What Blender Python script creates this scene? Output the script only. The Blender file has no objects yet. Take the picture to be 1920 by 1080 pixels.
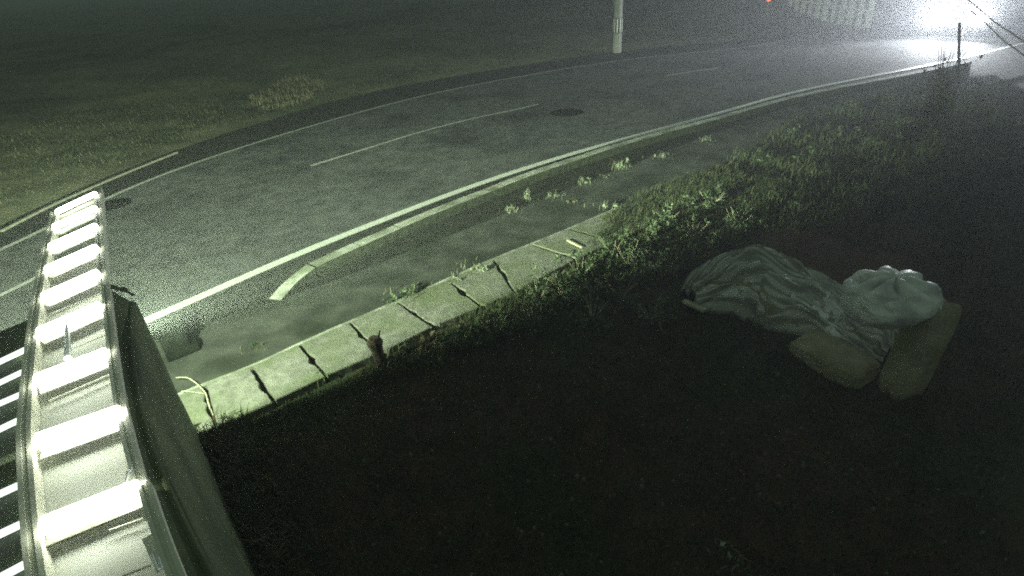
import bpy, bmesh, math, random
import numpy as np
from mathutils import Vector, Matrix, noise
random.seed(7); rng = np.random.default_rng(7)
sc = bpy.context.scene
C = sc.collection
R = math.radians

# ---------------------------------------------------------------- camera
F_PX, PITCH, ROLL, H = 1048.0, R(30), R(-4), 3.6
fw = Vector((0, math.cos(PITCH), -math.sin(PITCH))); ri = Vector((1, 0, 0)); up0 = ri.cross(fw)
r2 = ri * math.cos(ROLL) + up0 * math.sin(ROLL); u2 = r2.cross(fw)
EYE = Vector((0, 0, H))
cam = bpy.data.objects.new('camera', bpy.data.cameras.new('camera')); C.objects.link(cam)
cam.data.lens = F_PX / 1920 * 36; cam.data.sensor_width = 36
cam.data.clip_start = 0.05; cam.data.clip_end = 2000
M3 = Matrix((r2, u2, -fw)).transposed()
cam.matrix_world = Matrix.Translation(EYE) @ M3.to_4x4()
sc.camera = cam

def at(x, y, z=0.0):
    """ground (or height z) point lying on the line of sight of a photo point"""
    d = fw * F_PX + r2 * (x - 960) - u2 * (y - 540)
    return EYE + d * ((z - H) / d.z)

# ---------------------------------------------------------------- world: night sky
w = bpy.data.worlds.new('World'); sc.world = w; w.use_nodes = True
nt = w.node_tree; bg = nt.nodes['Background']
sky = nt.nodes.new('ShaderNodeTexSky'); sky.sky_type = 'NISHITA'; sky.sun_disc = False
sky.sun_elevation = R(-4); sky.sun_rotation = R(40)
mul = nt.nodes.new('ShaderNodeMix'); mul.data_type = 'RGBA'; mul.blend_type = 'MIX'
mul.inputs['Factor'].default_value = 0.75
nt.links.new(sky.outputs[0], mul.inputs['A']); mul.inputs['B'].default_value = (0.66, 0.98, 0.70, 1)
nt.links.new(mul.outputs['Result'], bg.inputs[0]); bg.inputs[1].default_value = 0.15
sc.view_settings.view_transform = 'Standard'; sc.view_settings.look = 'None'
sc.view_settings.exposure = .3; sc.view_settings.gamma = 1
sc.cycles.use_denoising = False; sc.cycles.filter_width = 1.9
sc.cycles.volume_bounces = 0; sc.cycles.max_bounces = 4; sc.cycles.sample_clamp_indirect = 2

# ---------------------------------------------------------------- helpers
def tag(o, label=None, cat=None, group=None, kind=None):
    if label: o['label'] = label
    if cat: o['category'] = cat
    if group: o['group'] = group
    if kind: o['kind'] = kind
    return o
def empty(name, loc, label, cat, group=None):
    o = bpy.data.objects.new(name, None); C.objects.link(o); o.location = loc
    o.empty_display_size = 0.1
    return tag(o, label, cat, group)
def link(name, me, m, parent=None, smooth=False):
    if isinstance(m, (list, tuple)):
        for k in m: me.materials.append(k)
    else: me.materials.append(m)
    if smooth: me.shade_smooth()
    o = bpy.data.objects.new(name, me); C.objects.link(o)
    if parent is not None:
        o.parent = parent; o.matrix_parent_inverse = Matrix.Translation(-Vector(parent.location))
    return o
class MB:
    def __init__(s): s.v = []; s.f = []
    def add(s, vs, fs):
        n = len(s.v); s.v += [tuple(v) for v in vs]; s.f += [tuple(i + n for i in f) for f in fs]; return s
    def hexa(s, b, t):
        return s.add(list(b) + list(t), [(3, 2, 1, 0), (4, 5, 6, 7), (0, 1, 5, 4), (1, 2, 6, 5), (2, 3, 7, 6), (3, 0, 4, 7)])
    def box(s, c, d, ang=0.0):
        c = Vector(c); q = Matrix.Rotation(ang, 3, 'Z'); x, y, z = [k / 2 for k in d]
        P = [c + q @ Vector((i * x, j * y, k * z)) for k in (-1, 1) for i, j in ((-1, -1), (1, -1), (1, 1), (-1, 1))]
        return s.hexa(P[:4], P[4:])
    def beam(s, a, b, wdt, hgt):
        """bar from a to b with a rectangular section, a and b on its top centre line"""
        a = Vector(a); b = Vector(b); d = (b - a).normalized(); n = Vector((-d.y, d.x, 0)).normalized() * wdt / 2
        dn = Vector((0, 0, -hgt))
        return s.hexa([a - n + dn, b - n + dn, b + n + dn, a + n + dn], [a - n, b - n, b + n, a + n])
    def tube(s, pts, rad, seg=10, cap=True):
        pts = [Vector(p) for p in pts]; n0 = len(s.v); N = len(pts)
        rad = rad if isinstance(rad, (list, tuple)) else [rad] * N
        for i, p in enumerate(pts):
            d = (pts[min(i + 1, N - 1)] - pts[max(i - 1, 0)]).normalized()
            a = d.cross(Vector((0, 0, 1)) if abs(d.z) < .9 else Vector((1, 0, 0))).normalized(); b = d.cross(a)
            for k in range(seg):
                t = 2 * math.pi * k / seg; s.v.append(tuple(p + (a * math.cos(t) + b * math.sin(t)) * rad[i]))
        for i in range(N - 1):
            for k in range(seg):
                k2 = (k + 1) % seg
                s.f.append((n0 + i * seg + k, n0 + i * seg + k2, n0 + (i + 1) * seg + k2, n0 + (i + 1) * seg + k))
        if cap:
            s.f.append(tuple(n0 + k for k in range(seg))[::-1]); s.f.append(tuple(n0 + (N - 1) * seg + k for k in range(seg)))
        return s
    def mesh(s, name):
        me = bpy.data.meshes.new(name); me.from_pydata(s.v, [], s.f); me.validate(); me.update(); 
        bm = bmesh.new(); bm.from_mesh(me); bmesh.ops.recalc_face_normals(bm, faces=bm.faces); bm.to_mesh(me); bm.free()
        return me
    def build(s, name, m, parent=None, smooth=False, bevel=0.0):
        me = s.mesh(name)
        if bevel:
            bm = bmesh.new(); bm.from_mesh(me)
            bmesh.ops.bevel(bm, geom=bm.edges[:], offset=bevel, segments=2, affect='EDGES', profile=.6); bm.to_mesh(me); bm.free()
        return link(name, me, m, parent, smooth)

def spline(P, n=12):
    """Catmull-Rom through points"""
    P = [Vector(p) for p in P]; Q = [2 * P[0] - P[1]] + P + [2 * P[-1] - P[-2]]; out = []
    for i in range(1, len(Q) - 2):
        for k in range(n):
            t = k / n; a, b, c, d = Q[i - 1], Q[i], Q[i + 1], Q[i + 2]
            out.append(0.5 * ((2 * b) + (c - a) * t + (2 * a - 5 * b + 4 * c - d) * t * t + (3 * b - a - 3 * c + d) * t ** 3))
    out.append(P[-1]); return out
def resample(P, step):
    out = [P[0].copy()]; acc = 0.0; 
    for a, b in zip(P, P[1:]):
        L = (b - a).length; 
        if L < 1e-9: continue
        pos = step - acc
        while pos <= L: out.append(a.lerp(b, pos / L)); pos += step
        acc = (acc + L) % step if (step - acc) <= L else acc + L
    return out
def smooth_pl(P, it=3):
    for _ in range(it): P = [P[0]] + [(P[i - 1] + 2 * P[i] + P[i + 1]) / 4 for i in range(1, len(P) - 1)] + [P[-1]]
    return P
def normals(P):
    N = []
    for i in range(len(P)):
        d = P[min(i + 1, len(P) - 1)] - P[max(i - 1, 0)]; N.append(Vector((-d.y, d.x, 0)).normalized())
    return N
def px_line(px, z=0.0, n=10, extra_start=None, extra_end=None, it=30):
    P = [at(x, y, z) for x, y in px]
    if extra_start:
        d = (P[0] - P[1]).normalized(); d = (d + Vector((-.1, -.3, 0))).normalized(); P = [P[0] + d * 9, P[0] + d * 3] + P
    if extra_end:
        d = Vector((.88, .47, 0)).normalized(); P = P + [P[-1] + d * 5, P[-1] + d * 25, P[-1] + d * 60]
    return smooth_pl(resample(spline(P, n), 0.25), it)
def ribbon(P, w0, w1, z, name, m, **k):
    """sheet along polyline P from offset w0 to w1 (towards +normal) at height z"""
    N = normals(P); b = MB(); n = len(P)
    for p, q in zip(P, N): b.v += [(p.x + q.x * w0, p.y + q.y * w0, z), (p.x + q.x * w1, p.y + q.y * w1, z)]
    for i in range(n - 1): b.f.append((2 * i, 2 * i + 2, 2 * i + 3, 2 * i + 1))
    return b.build(name, m)

# ---------------------------------------------------------------- materials
def mat(name, col, rough=0.8, col2=None, scale=8.0, detail=6, bump=0.0, bscale=60.0, metallic=0.0, ramp=(0.35, 0.7),
        col3=None, scale3=1.2, ramp3=(0.45, 0.65), spec=0.3, emis=None, estr=0.0, gloss_var=0.0):
    m = bpy.data.materials.new(name); m.use_nodes = True; t = m.node_tree; b = t.nodes['Principled BSDF']
    b.inputs['Roughness'].default_value = rough; b.inputs['Metallic'].default_value = metallic
    b.inputs['Specular IOR Level'].default_value = spec
    geo = t.nodes.new('ShaderNodeNewGeometry')
    def nz(s, d):
        n = t.nodes.new('ShaderNodeTexNoise'); n.inputs['Scale'].default_value = s; n.inputs['Detail'].default_value = d
        t.links.new(geo.outputs['Position'], n.inputs['Vector']); return n
    src = None
    if col2:
        n = nz(scale, detail); r = t.nodes.new('ShaderNodeValToRGB'); r.color_ramp.elements[0].position = ramp[0]; r.color_ramp.elements[1].position = ramp[1]
        r.color_ramp.elements[0].color = (*col, 1); r.color_ramp.elements[1].color = (*col2, 1)
        t.links.new(n.outputs['Fac'], r.inputs['Fac']); src = r.outputs['Color']
        if col3:
            n3 = nz(scale3, 4); r3 = t.nodes.new('ShaderNodeMapRange'); r3.inputs['From Min'].default_value = ramp3[0]; r3.inputs['From Max'].default_value = ramp3[1]
            t.links.new(n3.outputs['Fac'], r3.inputs['Value'])
            mx = t.nodes.new('ShaderNodeMix'); mx.data_type = 'RGBA'; t.links.new(r3.outputs[0], mx.inputs['Factor'])
            t.links.new(src, mx.inputs['A']); mx.inputs['B'].default_value = (*col3, 1); src = mx.outputs['Result']
        t.links.new(src, b.inputs['Base Color'])
    else: b.inputs['Base Color'].default_value = (*col, 1)
    if bump:
        n = nz(bscale, 8); bp = t.nodes.new('ShaderNodeBump'); bp.inputs['Strength'].default_value = bump; bp.inputs['Distance'].default_value = 0.02
        t.links.new(n.outputs['Fac'], bp.inputs['Height']); t.links.new(bp.outputs[0], b.inputs['Normal'])
    if emis: b.inputs['Emission Color'].default_value = (*emis, 1); b.inputs['Emission Strength'].default_value = estr
    return m
M = dict(
    road=mat('asphalt', (.075, .078, .078), .8, (.15, .152, .15), 3.2, 10, .7, 70, col3=(.034, .037, .04), scale3=.5, ramp3=(.48, .70), spec=.04),
    gutter=mat('dark_gutter', (.016, .018, .014), .95, (.038, .04, .03), 5, 8, .8, 40, spec=.05),
    pave=mat('pavement_asphalt', (.060, .064, .058), .85, (.11, .115, .10), 3, 8, .6, 70, col3=(.04, .046, .036), scale3=1.3, spec=.05),
    shoulder=mat('shoulder_asphalt', (.03, .032, .03), .9, (.05, .05, .045), 4, 6, .5, 50, spec=.05),
    paint=mat('road_paint', (.30, .30, .28), .6, (.78, .78, .74), 26, 8, .2, 90, ramp=(.30, .44)),
    paint_worn=mat('worn_road_paint', (.22, .22, .21), .7, (.60, .60, .56), 14, 8, .2, 90, ramp=(.30, .55)),
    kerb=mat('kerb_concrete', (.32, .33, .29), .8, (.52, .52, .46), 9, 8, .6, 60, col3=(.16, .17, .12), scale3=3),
    slab=mat('slab_concrete', (.17, .17, .15), .85, (.30, .295, .26), 12, 9, .9, 75, col3=(.16, .18, .11), scale3=1.6, ramp3=(.42, .66)),
    soil=mat('soil', (.040, .026, .018), .95, (.085, .048, .034), 4, 9, 1.0, 14, col3=(.032, .045, .02), scale3=.55, ramp3=(.42, .62)),
    bank=mat('bank_earth', (.075, .085, .045), .95, (.14, .13, .085), 3, 9, 1.0, 14, col3=(.03, .04, .018), scale3=.35),
    iron=mat('cast_iron', (.006, .006, .006), .95, (.014, .013, .012), 30, 5, .6, 60, spec=.0),
    pole=mat('pole_concrete', (.28, .29, .27), .8, (.38, .38, .35), 6, 6, .3, 50),
    band=mat('reflective_band_black', (.02, .02, .02), .5),
    stripe=mat('reflective_stripe', (.85, .85, .80), .3),
    rail=mat('aluminium_rail', (.60, .60, .48), .5, (.70, .70, .60), 14, 4, .1, 40),
    plate=mat('white_back_plate', (.52, .54, .46), .6, (.62, .63, .56), 3, 4),
    panel=mat('side_panel', (.075, .10, .05), .8, (.12, .15, .08), 3, 7, .5, 12, col3=(.05, .07, .035), scale3=1.2),
    dark=mat('dark_plastic', (.008, .010, .008), .9, (.016, .02, .014), 9, 5, spec=.02),
    backing=mat('dark_backing', (.05, .065, .045), .7, (.085, .10, .07), 6, 6),
    slat=mat('pale_slat', (.72, .76, .72), .35),
    tube=mat('light_tube_glass', (.9, .9, .9), .3, emis=(.93, 1.0, .86), estr=11.0),
    strip=mat('glowing_slat', (.9, .9, .9), .3, emis=(.88, 1.0, .92), estr=1.1),  # brightness of the screen slats put in as a weak glow
    kerbf=mat('dark_kerb_face', (.018, .022, .014), .95, (.05, .055, .035), 12, 7, .6, 40, spec=.05),  # darker than the kerb top, used on the side faces
    kerbd=mat('dark_kerb', (.10, .10, .08), .85, (.17, .17, .13), 8, 6),
    string=mat('pale_string', (.5, .48, .36), .8),
    twig=mat('dry_twig', (.30, .26, .18), .9, (.42, .38, .28), 20, 4),
    wood=mat('pale_wood', (.42, .38, .28), .8, (.55, .5, .38), 12, 5),
    bark=mat('stump_bark', (.035, .028, .02), .95, (.07, .055, .04), 20, 8, 1, 40),
    cable=mat('cable_sheath', (.5, .5, .5), .4),
    sackw=mat('white_woven_plastic', (.66, .67, .66), .5, (.82, .82, .82), 7, 7, .5, 18, col3=(.42, .44, .45), scale3=4),
    sackt=mat('tan_sacking', (.26, .235, .16), .85, (.40, .36, .26), 6, 7, .6, 40, col3=(.20, .20, .10), scale3=2.5),
    wall=mat('weathered_board', (.6, .6, .6), .8, (.75, .75, .74), 5, 5),
    glass=mat('dark_glass', (.02, .025, .03), .1, spec=.6),
    carp=mat('car_paint', (.35, .36, .38), .3, metallic=.5),
    rubber=mat('tyre_rubber', (.02, .02, .02), .8),
    rim=mat('alloy_rim', (.45, .45, .45), .35, metallic=.8),
    redlamp=mat('red_lens', (.5, .03, .02), .3, emis=(1, .10, .03), estr=3.0),
    head=mat('headlight_lens', (1, 1, 1), .2, emis=(.95, .97, 1.0), estr=260.0),
    grass=mat('grass_blades', (.03, .045, .018), .85, (.07, .085, .04), 1.7, 5, col3=(.13, .12, .065), scale3=6, ramp3=(.5, .75)),
    leaf=mat('weed_leaf', (.035, .065, .028), .8, (.09, .12, .065), 9, 4, col3=(.17, .19, .12), scale3=14, ramp3=(.5, .7)),
    dleaf=mat('dark_leaf', (.02, .025, .012), .8, (.04, .045, .02), 9, 4),
    pale=mat('pale_weed', (.14, .18, .11), .8, (.36, .37, .28), 12, 4),
    brown=mat('dry_weed', (.13, .12, .07), .8, (.24, .22, .14), 12, 4),
)
# striped woven cloth
def striped():
    m = bpy.data.materials.new('striped_cloth'); m.use_nodes = True; t = m.node_tree; b = t.nodes['Principled BSDF']
    uv = t.nodes.new('ShaderNodeUVMap'); sep = t.nodes.new('ShaderNodeSeparateXYZ'); t.links.new(uv.outputs[0], sep.inputs[0])
    wv = t.nodes.new('ShaderNodeTexWave'); wv.bands_direction = 'Y'; wv.inputs['Scale'].default_value = 3.4; wv.inputs['Distortion'].default_value = .5
    wv.inputs['Detail'].default_value = 6; wv.inputs['Detail Scale'].default_value = 3; t.links.new(uv.outputs[0], wv.inputs[0])
    r = t.nodes.new('ShaderNodeValToRGB'); e = r.color_ramp.elements
    e[0].position = .15; e[0].color = (.22, .23, .21, 1); e[1].position = .9; e[1].color = (.50, .50, .46, 1)
    x = e.new(.45); x.color = (.30, .30, .25, 1); x = e.new(.62); x.color = (.38, .38, .37, 1)
    t.links.new(wv.outputs['Color'], r.inputs['Fac']); t.links.new(r.outputs[0], b.inputs['Base Color']); b.inputs['Roughness'].default_value = .75
    return m
M['cloth'] = striped()

# ---------------------------------------------------------------- road layout
far_px = [(0, 470), (90, 430), (200, 370), (380, 300), (640, 220), (860, 165), (1150, 115), (1400, 88)]
near_px = [(60, 690), (285, 600), (520, 490), (700, 420), (880, 350), (1100, 280), (1340, 215), (1500, 170), (1790, 112)]
FAR = px_line(far_px, extra_start=True, extra_end=True)
NEAR = px_line(near_px, extra_start=True, extra_end=True)
# road surface: strip between the two lines plus margins
def match(P, Q, n=160):
    def par(A):
        d = np.array([[p.x, p.y] for p in A]); s = np.r_[0, np.cumsum(np.linalg.norm(np.diff(d, axis=0), axis=1))]; s /= s[-1]
        t = np.linspace(0, 1, n); return np.c_[np.interp(t, s, d[:, 0]), np.interp(t, s, d[:, 1])]
    return par(P), par(Q)
def offset(P, d):
    N = normals(P); return [p + n * d for p, n in zip(P, N)]
def strip_between(P, Q, z, name, m, z2=None):
    a, b = match(P, Q); bb = MB(); n = len(a); k = 8
    for i in range(n):
        for j in range(k + 1):
            t = j / k; x, y = a[i] * (1 - t) + b[i] * t
            bb.v.append((x, y, z if z2 is None else z * (1 - t) + z2 * t))
    for i in range(n - 1):
        for j in range(k): q = i * (k + 1) + j; bb.f.append((q, q + k + 1, q + k + 2, q + 1))
    return bb.build(name, m)
road = tag(strip_between(offset(NEAR, -.10), offset(FAR, .10), 0.0, 'road', M['road']), 'worn grey asphalt road curving away into the fog', kind='structure')
tag(ribbon(FAR, -.05, .06, .004, 'road_marking', M['paint_worn']), 'thin white edge line on the far side of the road', kind='structure')
tag(ribbon(NEAR, -.085, .085, .004, 'road_marking', M['paint']), 'white edge line beside the near kerb', kind='structure')
# centre dashes
def px_dash(px, wd=.05):
    P = smooth_pl(resample(spline([at(x, y) for x, y in px], 10), .2), 6)
    tag(ribbon(P, -wd, wd, .004, 'road_marking', M['paint_worn']), 'faded dash of the centre line', kind='structure')
px_dash([(583, 311), (680, 281), (780, 250), (870, 226), (965, 206), (1015, 194)])
px_dash([(-60, 583), (0, 555), (85, 512)])
px_dash([(1250, 142), (1300, 134), (1350, 127)])
# shoulder beyond the far line, gutter and pavement on the near side
SH = px_line([(0, 428), (90, 385), (190, 340), (370, 268), (490, 232), (640, 186), (860, 142), (1150, 98), (1400, 74)], extra_start=True, extra_end=True)
tag(strip_between(offset(FAR, .10), SH, -.004, 'roadside', M['shoulder']), 'dark strip between far edge line and grass', kind='structure')
PV = px_line([(60, 730), (200, 668), (350, 612), (500, 570), (640, 527), (800, 455), (900, 420), (1000, 380), (1150, 320), (1300, 265), (1500, 192), (1760, 122)], extra_start=True, extra_end=True)
tag(strip_between(PV, offset(NEAR, -.10), -.008, 'gutter', M['gutter']), 'dark gutter strip below the kerb', kind='structure')
SLF = px_line([(200, 798), (340, 738), (395, 713), (470, 688), (560, 643), (650, 604), (740, 567), (840, 523), (930, 484), (1060, 432), (1160, 388), (1250, 352), (1400, 290)], extra_start=True, extra_end=True)
tag(strip_between(SLF, PV, -.004, 'pavement', M['pave']), 'narrow asphalt pavement strip between gutter and slabs', kind='structure')

# ---------------------------------------------------------------- ground sheet
corr_a = np.array([[p.x, p.y] for p in offset(SLF, -.8)][::4]); corr_b = np.array([[p.x, p.y] for p in SH][::4])
def seg_dist(pts, pl):
    best = np.full(len(pts), 1e9); side = np.zeros(len(pts))
    for a, b in zip(pl[:-1], pl[1:]):
        d = b - a; L = (d @ d) + 1e-9; t = np.clip(((pts - a) @ d) / L, 0, 1); q = a + t[:, None] * d; r = pts - q
        dist = np.hypot(r[:, 0], r[:, 1]); s = d[0] * (pts[:, 1] - a[1]) - d[1] * (pts[:, 0] - a[0]); m_ = dist < best
        best[m_] = dist[m_]; side[m_] = np.sign(s[m_])
    return best * side
def ground_z(pts):
    """height of the earth at points: dished under the road corridor, rough on the near side, a low bank on the far side"""
    pts = np.asarray(pts, float); dn = -seg_dist(pts, corr_a); df = seg_dist(pts, corr_b)
    z = np.full(len(pts), -.05)
    nn = np.array([noise.fractal(Vector((x * .9, y * .9, 0)), .8, 2.0, 4) for x, y in pts])
    n2 = np.array([noise.fractal(Vector((x * .13, y * .13, 5)), .8, 2.0, 3) for x, y in pts])
    k = np.clip(dn / .35, 0, 1); z = np.where(dn > 0, -.05 + k * (.06 + nn * .05) + np.clip(dn - 1.5, 0, 40) * .0 , z)
    far_r = np.clip((pts[:, 0] - 3.0) / 5, 0, 1) * np.clip((dn - .4) / 2.5, 0, 1); z = z + np.where(dn > 0, far_r * .12 + n2 * .12 * np.clip(dn, 0, 1), 0)
    kf = np.clip(df / .5, 0, 1); z = np.where(df > 0, -.05 + kf * (.09 + nn * .06) + np.clip(df - .5, 0, 12) * .10 + n2 * .25 * np.clip(df / 3, 0, 1), z)
    return z
def axis(lo, hi, fine_lo, fine_hi, step):
    a = list(np.arange(fine_lo, fine_hi, step)); x = fine_hi; s = step
    while x < hi: a.append(x); s *= 1.35; x += s
    a.append(hi); x = fine_lo; s = step; pre = []
    while x > lo: s *= 1.35; x -= s; pre.append(max(x, lo))
    return np.array(sorted(set(pre + a)))
gx = axis(-600, 600, -20, 26, .22); gy = axis(-60, 900, -1.0, 36, .22)
X, Y = np.meshgrid(gx, gy); pts = np.c_[X.ravel(), Y.ravel()]; Z = ground_z(pts)
me = bpy.data.meshes.new('ground'); nx, ny = len(gx), len(gy)
ii = (np.arange(ny - 1)[:, None] * nx + np.arange(nx - 1)).ravel()
faces = np.c_[ii, ii + 1, ii + nx + 1, ii + nx]
me.from_pydata(np.c_[pts, Z].tolist(), [], faces.tolist()); me.update()
fc = pts[ii]; dfar = seg_dist(fc, corr_b)
ground = link('ground', me, [M['soil'], M['bank']], smooth=True)
me.polygons.foreach_set('material_index', (dfar > 0).astype('i4')); 
tag(ground, 'rough dark earth beside the road', kind='structure')
def gz(x, y): return float(ground_z([[x, y]])[0])

# ---------------------------------------------------------------- concrete slabs over the drain (each one a thing)
slab_w = .80
joint_px = [(200, 798), (296, 757), (383, 720), (471, 688), (561, 645), (655, 604), (744, 566), (838, 524), (925, 486), (995, 458), (1065, 430), (1130, 402), (1190, 376)]
J = [at(x, y, .05) for x, y in joint_px]
d0 = (J[-1] - J[-2]); 
for k in range(2): J.append(J[-1] + d0 * (1.0 if k else 1.0))
v_out = Vector((-.60, .80, 0)).normalized()
jn_px = {2: (405, 802), 3: (514, 752), 4: (612, 705), 5: (712, 662), 6: (812, 612), 7: (902, 574), 8: (965, 548)}
JN = []
for k, p in enumerate(J):
    if k in jn_px: JN.append(at(*jn_px[k], .05))
    else: JN.append(None)
ref = [JN[k] - J[k] for k in jn_px]; avg = sum(ref, Vector()) / len(ref)
wlen = avg.length
for k, p in enumerate(J):
    if JN[k] is None:
        t = (J[min(k + 1, len(J) - 1)] - J[max(k - 1, 0)]).normalized(); n = Vector((t.y, -t.x, 0))
        JN[k] = p + (n * .85 + t * .15).normalized() * wlen
sl_lab = {2: 'pale concrete drain slab half hidden by the torn dark side panel', 3: 'brightly lit concrete drain slab just right of the side panel', 4: 'pale slab with a dark chip in its left joint, third from the panel',
          5: 'pale concrete slab left of the dark stump', 6: 'concrete slab with the dark stump at its lower edge', 7: 'concrete slab below the leafy green weed'}
for k in range(1, len(J) - 1):
    a, b, c, d = J[k], J[k + 1], JN[k + 1], JN[k]; t1 = (b - a).normalized() * .015; t2 = (c - d).normalized() * .015
    q = MB(); z0 = -.09; dz = random.uniform(-.006, .006)
    top = [a + t1, b - t1, c - t2, d + t2]; top = [Vector((p.x, p.y, .05 + dz + random.uniform(-.004, .004))) for p in top]
    # subdivided, slightly chipped border
    ring = []
    for s in range(4):
        p0, p1 = top[s], top[(s + 1) % 4]
        for i in range(9):
            p = p0.lerp(p1, i / 9); cen = sum(top, Vector()) / 4
            ch = abs(noise.noise(Vector((p.x * 7, p.y * 7, k)))) * .022 + (.03 if (s in (1, 3) and random.random() < .10) else 0)
            ring.append(p + (cen - p).normalized() * ch)
    n = len(ring); low = [Vector((p.x, p.y, z0)) for p in ring]
    q.add(ring + low, [tuple(range(n))] + [(i, (i + 1) % n, (i + 1) % n + n, i + n) for i in range(n)] + [tuple(range(2 * n - 1, n - 1, -1))])
    o = q.build('concrete_slab', M['slab'])
    bm = bmesh.new(); bm.from_mesh(o.data); ed = [e for e in bm.edges if e.verts[0].co.z > .03 and e.verts[1].co.z > .03]
    bmesh.ops.bevel(bm, geom=ed, offset=.006, segments=2, affect='EDGES'); bm.to_mesh(o.data); bm.free()
    tag(o, sl_lab.get(k, 'concrete drain slab far along the row, mostly overgrown' if k > 8 else ('concrete slab beside the leafy bush with a pale stick' if k == 8 else 'concrete drain slab behind the light frame')), 'slab', 'concrete drain cover slabs')
# thin concrete edging along the slabs' road side
ed = smooth_pl(resample(spline([p for p in J[1:14]], 6), .2), 2); N = normals(ed); q = MB()
ee = [p + n * .035 for p, n in zip(ed, N)]
for a, b in zip(ee[:-1], ee[1:]): 
    q.beam(Vector((a.x, a.y, .035)), Vector((b.x, b.y, .035)), .045 + .012 * noise.noise(a * 3), .12)
tag(q.build('edging', M['kerb']), 'thin concrete edging along the road side of the slabs', 'edging')

# ---------------------------------------------------------------- kerb stones
def stone(name, P, wd, z0, z1, m, taper=None):
    N = normals(P); q = MB(); n = len(P)
    for i, (p, nn) in enumerate(zip(P, N)):
        zt = z1 if taper is None else z1 * (taper + (1 - taper) * i / (n - 1))
        for s, z in ((-1, z0), (-1, zt), (1, zt), (1, z0)): q.v.append((p.x + nn.x * wd / 2 * s, p.y + nn.y * wd / 2 * s, z))
    for i in range(n - 1):
        for j in range(4): q.f.append((4 * i + j, 4 * i + (j + 1) % 4, 4 * i + 4 + (j + 1) % 4, 4 * i + 4 + j))
    q.f += [(3, 2, 1, 0), tuple(4 * (n - 1) + j for j in range(4))]
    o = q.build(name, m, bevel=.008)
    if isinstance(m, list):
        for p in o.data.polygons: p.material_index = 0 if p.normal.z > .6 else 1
    return o
KC = px_line([(586, 497), (690, 448), (790, 405), (880, 369), (1000, 323), (1100, 290), (1200, 259), (1340, 222), (1500, 178), (1700, 139), (1850, 108)], .15, it=10)
total = resample(KC, .11); per = 8
i = 0; kk = 0
while i + per < len(total):
    P = [p + Vector((0, 0, 0)) for p in total[i:i + per]]
    P[0] = P[0].lerp(P[1], .08); P[-1] = P[-1].lerp(P[-2], .02)
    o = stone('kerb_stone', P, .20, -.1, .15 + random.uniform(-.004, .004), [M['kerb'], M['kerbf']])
    o.rotation_euler = (0, 0, 0)
    tag(o, ('straight kerb stone joined to the lowered end stone' if kk == 0 else 'straight grey kerb stone along the near edge line'), 'kerb stone', 'kerb stones beside the near edge line')
    i += per - 1; kk += 1
P = [at(515, 561, .02), at(547, 527, .08), at(583, 499, .145)]
P = [Vector((p.x, p.y, 0)) for p in spline(P, 3)]
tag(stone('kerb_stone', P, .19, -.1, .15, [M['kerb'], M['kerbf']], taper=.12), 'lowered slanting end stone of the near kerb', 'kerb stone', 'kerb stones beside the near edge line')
FK = px_line([(0, 430), (90, 384), (190, 340), (280, 303), (370, 268)], .05, it=2)
fk = resample(FK, .12); i = 0
while i + 9 < len(fk):
    tag(stone('kerb_stone', [p for p in fk[i:i + 9]], .06, -.1, .035, M['kerbd']), 'low pale kerb stone across the road', 'kerb stone', 'kerb stones across the road'); i += 8

# ---------------------------------------------------------------- manhole covers
def manhole(c, r, label):
    t = empty('manhole_cover', c, label, 'manhole cover', 'manhole covers in the road')
    q = MB(); n = 40
    ang = [2 * math.pi * k / n for k in range(n)]
    o1 = [Vector((c.x + math.cos(a) * r, c.y + math.sin(a) * r, .004)) for a in ang]; o2 = [Vector((c.x + math.cos(a) * r * .86, c.y + math.sin(a) * r * .86, .010)) for a in ang]
    q.add(o1 + o2, [(i, (i + 1) % n, (i + 1) % n + n, i + n) for i in range(n)]); q.build('frame', M['iron'], t)
    q = MB(); q.add([Vector((c.x, c.y, .006))] + [Vector((c.x + math.cos(a) * r * .84, c.y + math.sin(a) * r * .84, .006)) for a in ang], [(0, i + 1, (i + 1) % n + 1) for i in range(n)])
    for a in range(-4, 5):
        for b in range(-4, 5):
            if math.hypot(a, b) < 4.4: q.box((c.x + a * r * .17, c.y + b * r * .17, .008), (r * .09, r * .09, .006), .6)
    q.build('lid', M['iron'], t)
manhole(at(1062, 211), .46, 'round dark manhole cover in the middle of the road')
manhole(at(211, 384), .34, 'small dark manhole cover beside the tip of the light frame')

# ---------------------------------------------------------------- lit frame (tubes between two rails) and its side panel
ZF = 1.6
fr = empty('light_frame', at(150, 560, 0) * 1.0, 'glowing ladder-like frame of bright white light tubes between pale rails', 'light frame')
RP = [(183, 350), (186, 440), (192, 530)]; RP2 = [(196, 530), (215, 700), (238, 815), (262, 905)]; RP3 = [(268, 905), (296, 990), (330, 1080), (372, 1180)]
LP = [(101, 395), (84, 470), (66, 570), (52, 690), (44, 800), (48, 900), (56, 1000), (68, 1090), (84, 1180)]
def railp(px, wd, hg, z): 
    P = spline([at(x, y, z) for x, y in px], 6); q = MB(); N = normals(P)
    for p, n in zip(P, N):
        for s, dz in ((-1, -hg), (-1, 0), (-.35, 0), (-.35, -.008), (.35, -.008), (.35, 0), (1, 0), (1, -hg)): q.v.append((p.x + n.x * wd / 2 * s, p.y + n.y * wd / 2 * s, p.z + dz))
    for i in range(len(P) - 1):
        for j in range(8): q.f.append((8 * i + j, 8 * i + (j + 1) % 8, 8 * i + 8 + (j + 1) % 8, 8 * i + 8 + j))
    q.f += [tuple(range(7, -1, -1)), tuple(8 * (len(P) - 1) + j for j in range(8))]
    return q
railp(RP, .07, .09, ZF).build('rail', M['rail'], fr)
railp(RP2, .055, .10, ZF + .02).build('rail', M['rail'], fr)
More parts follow.
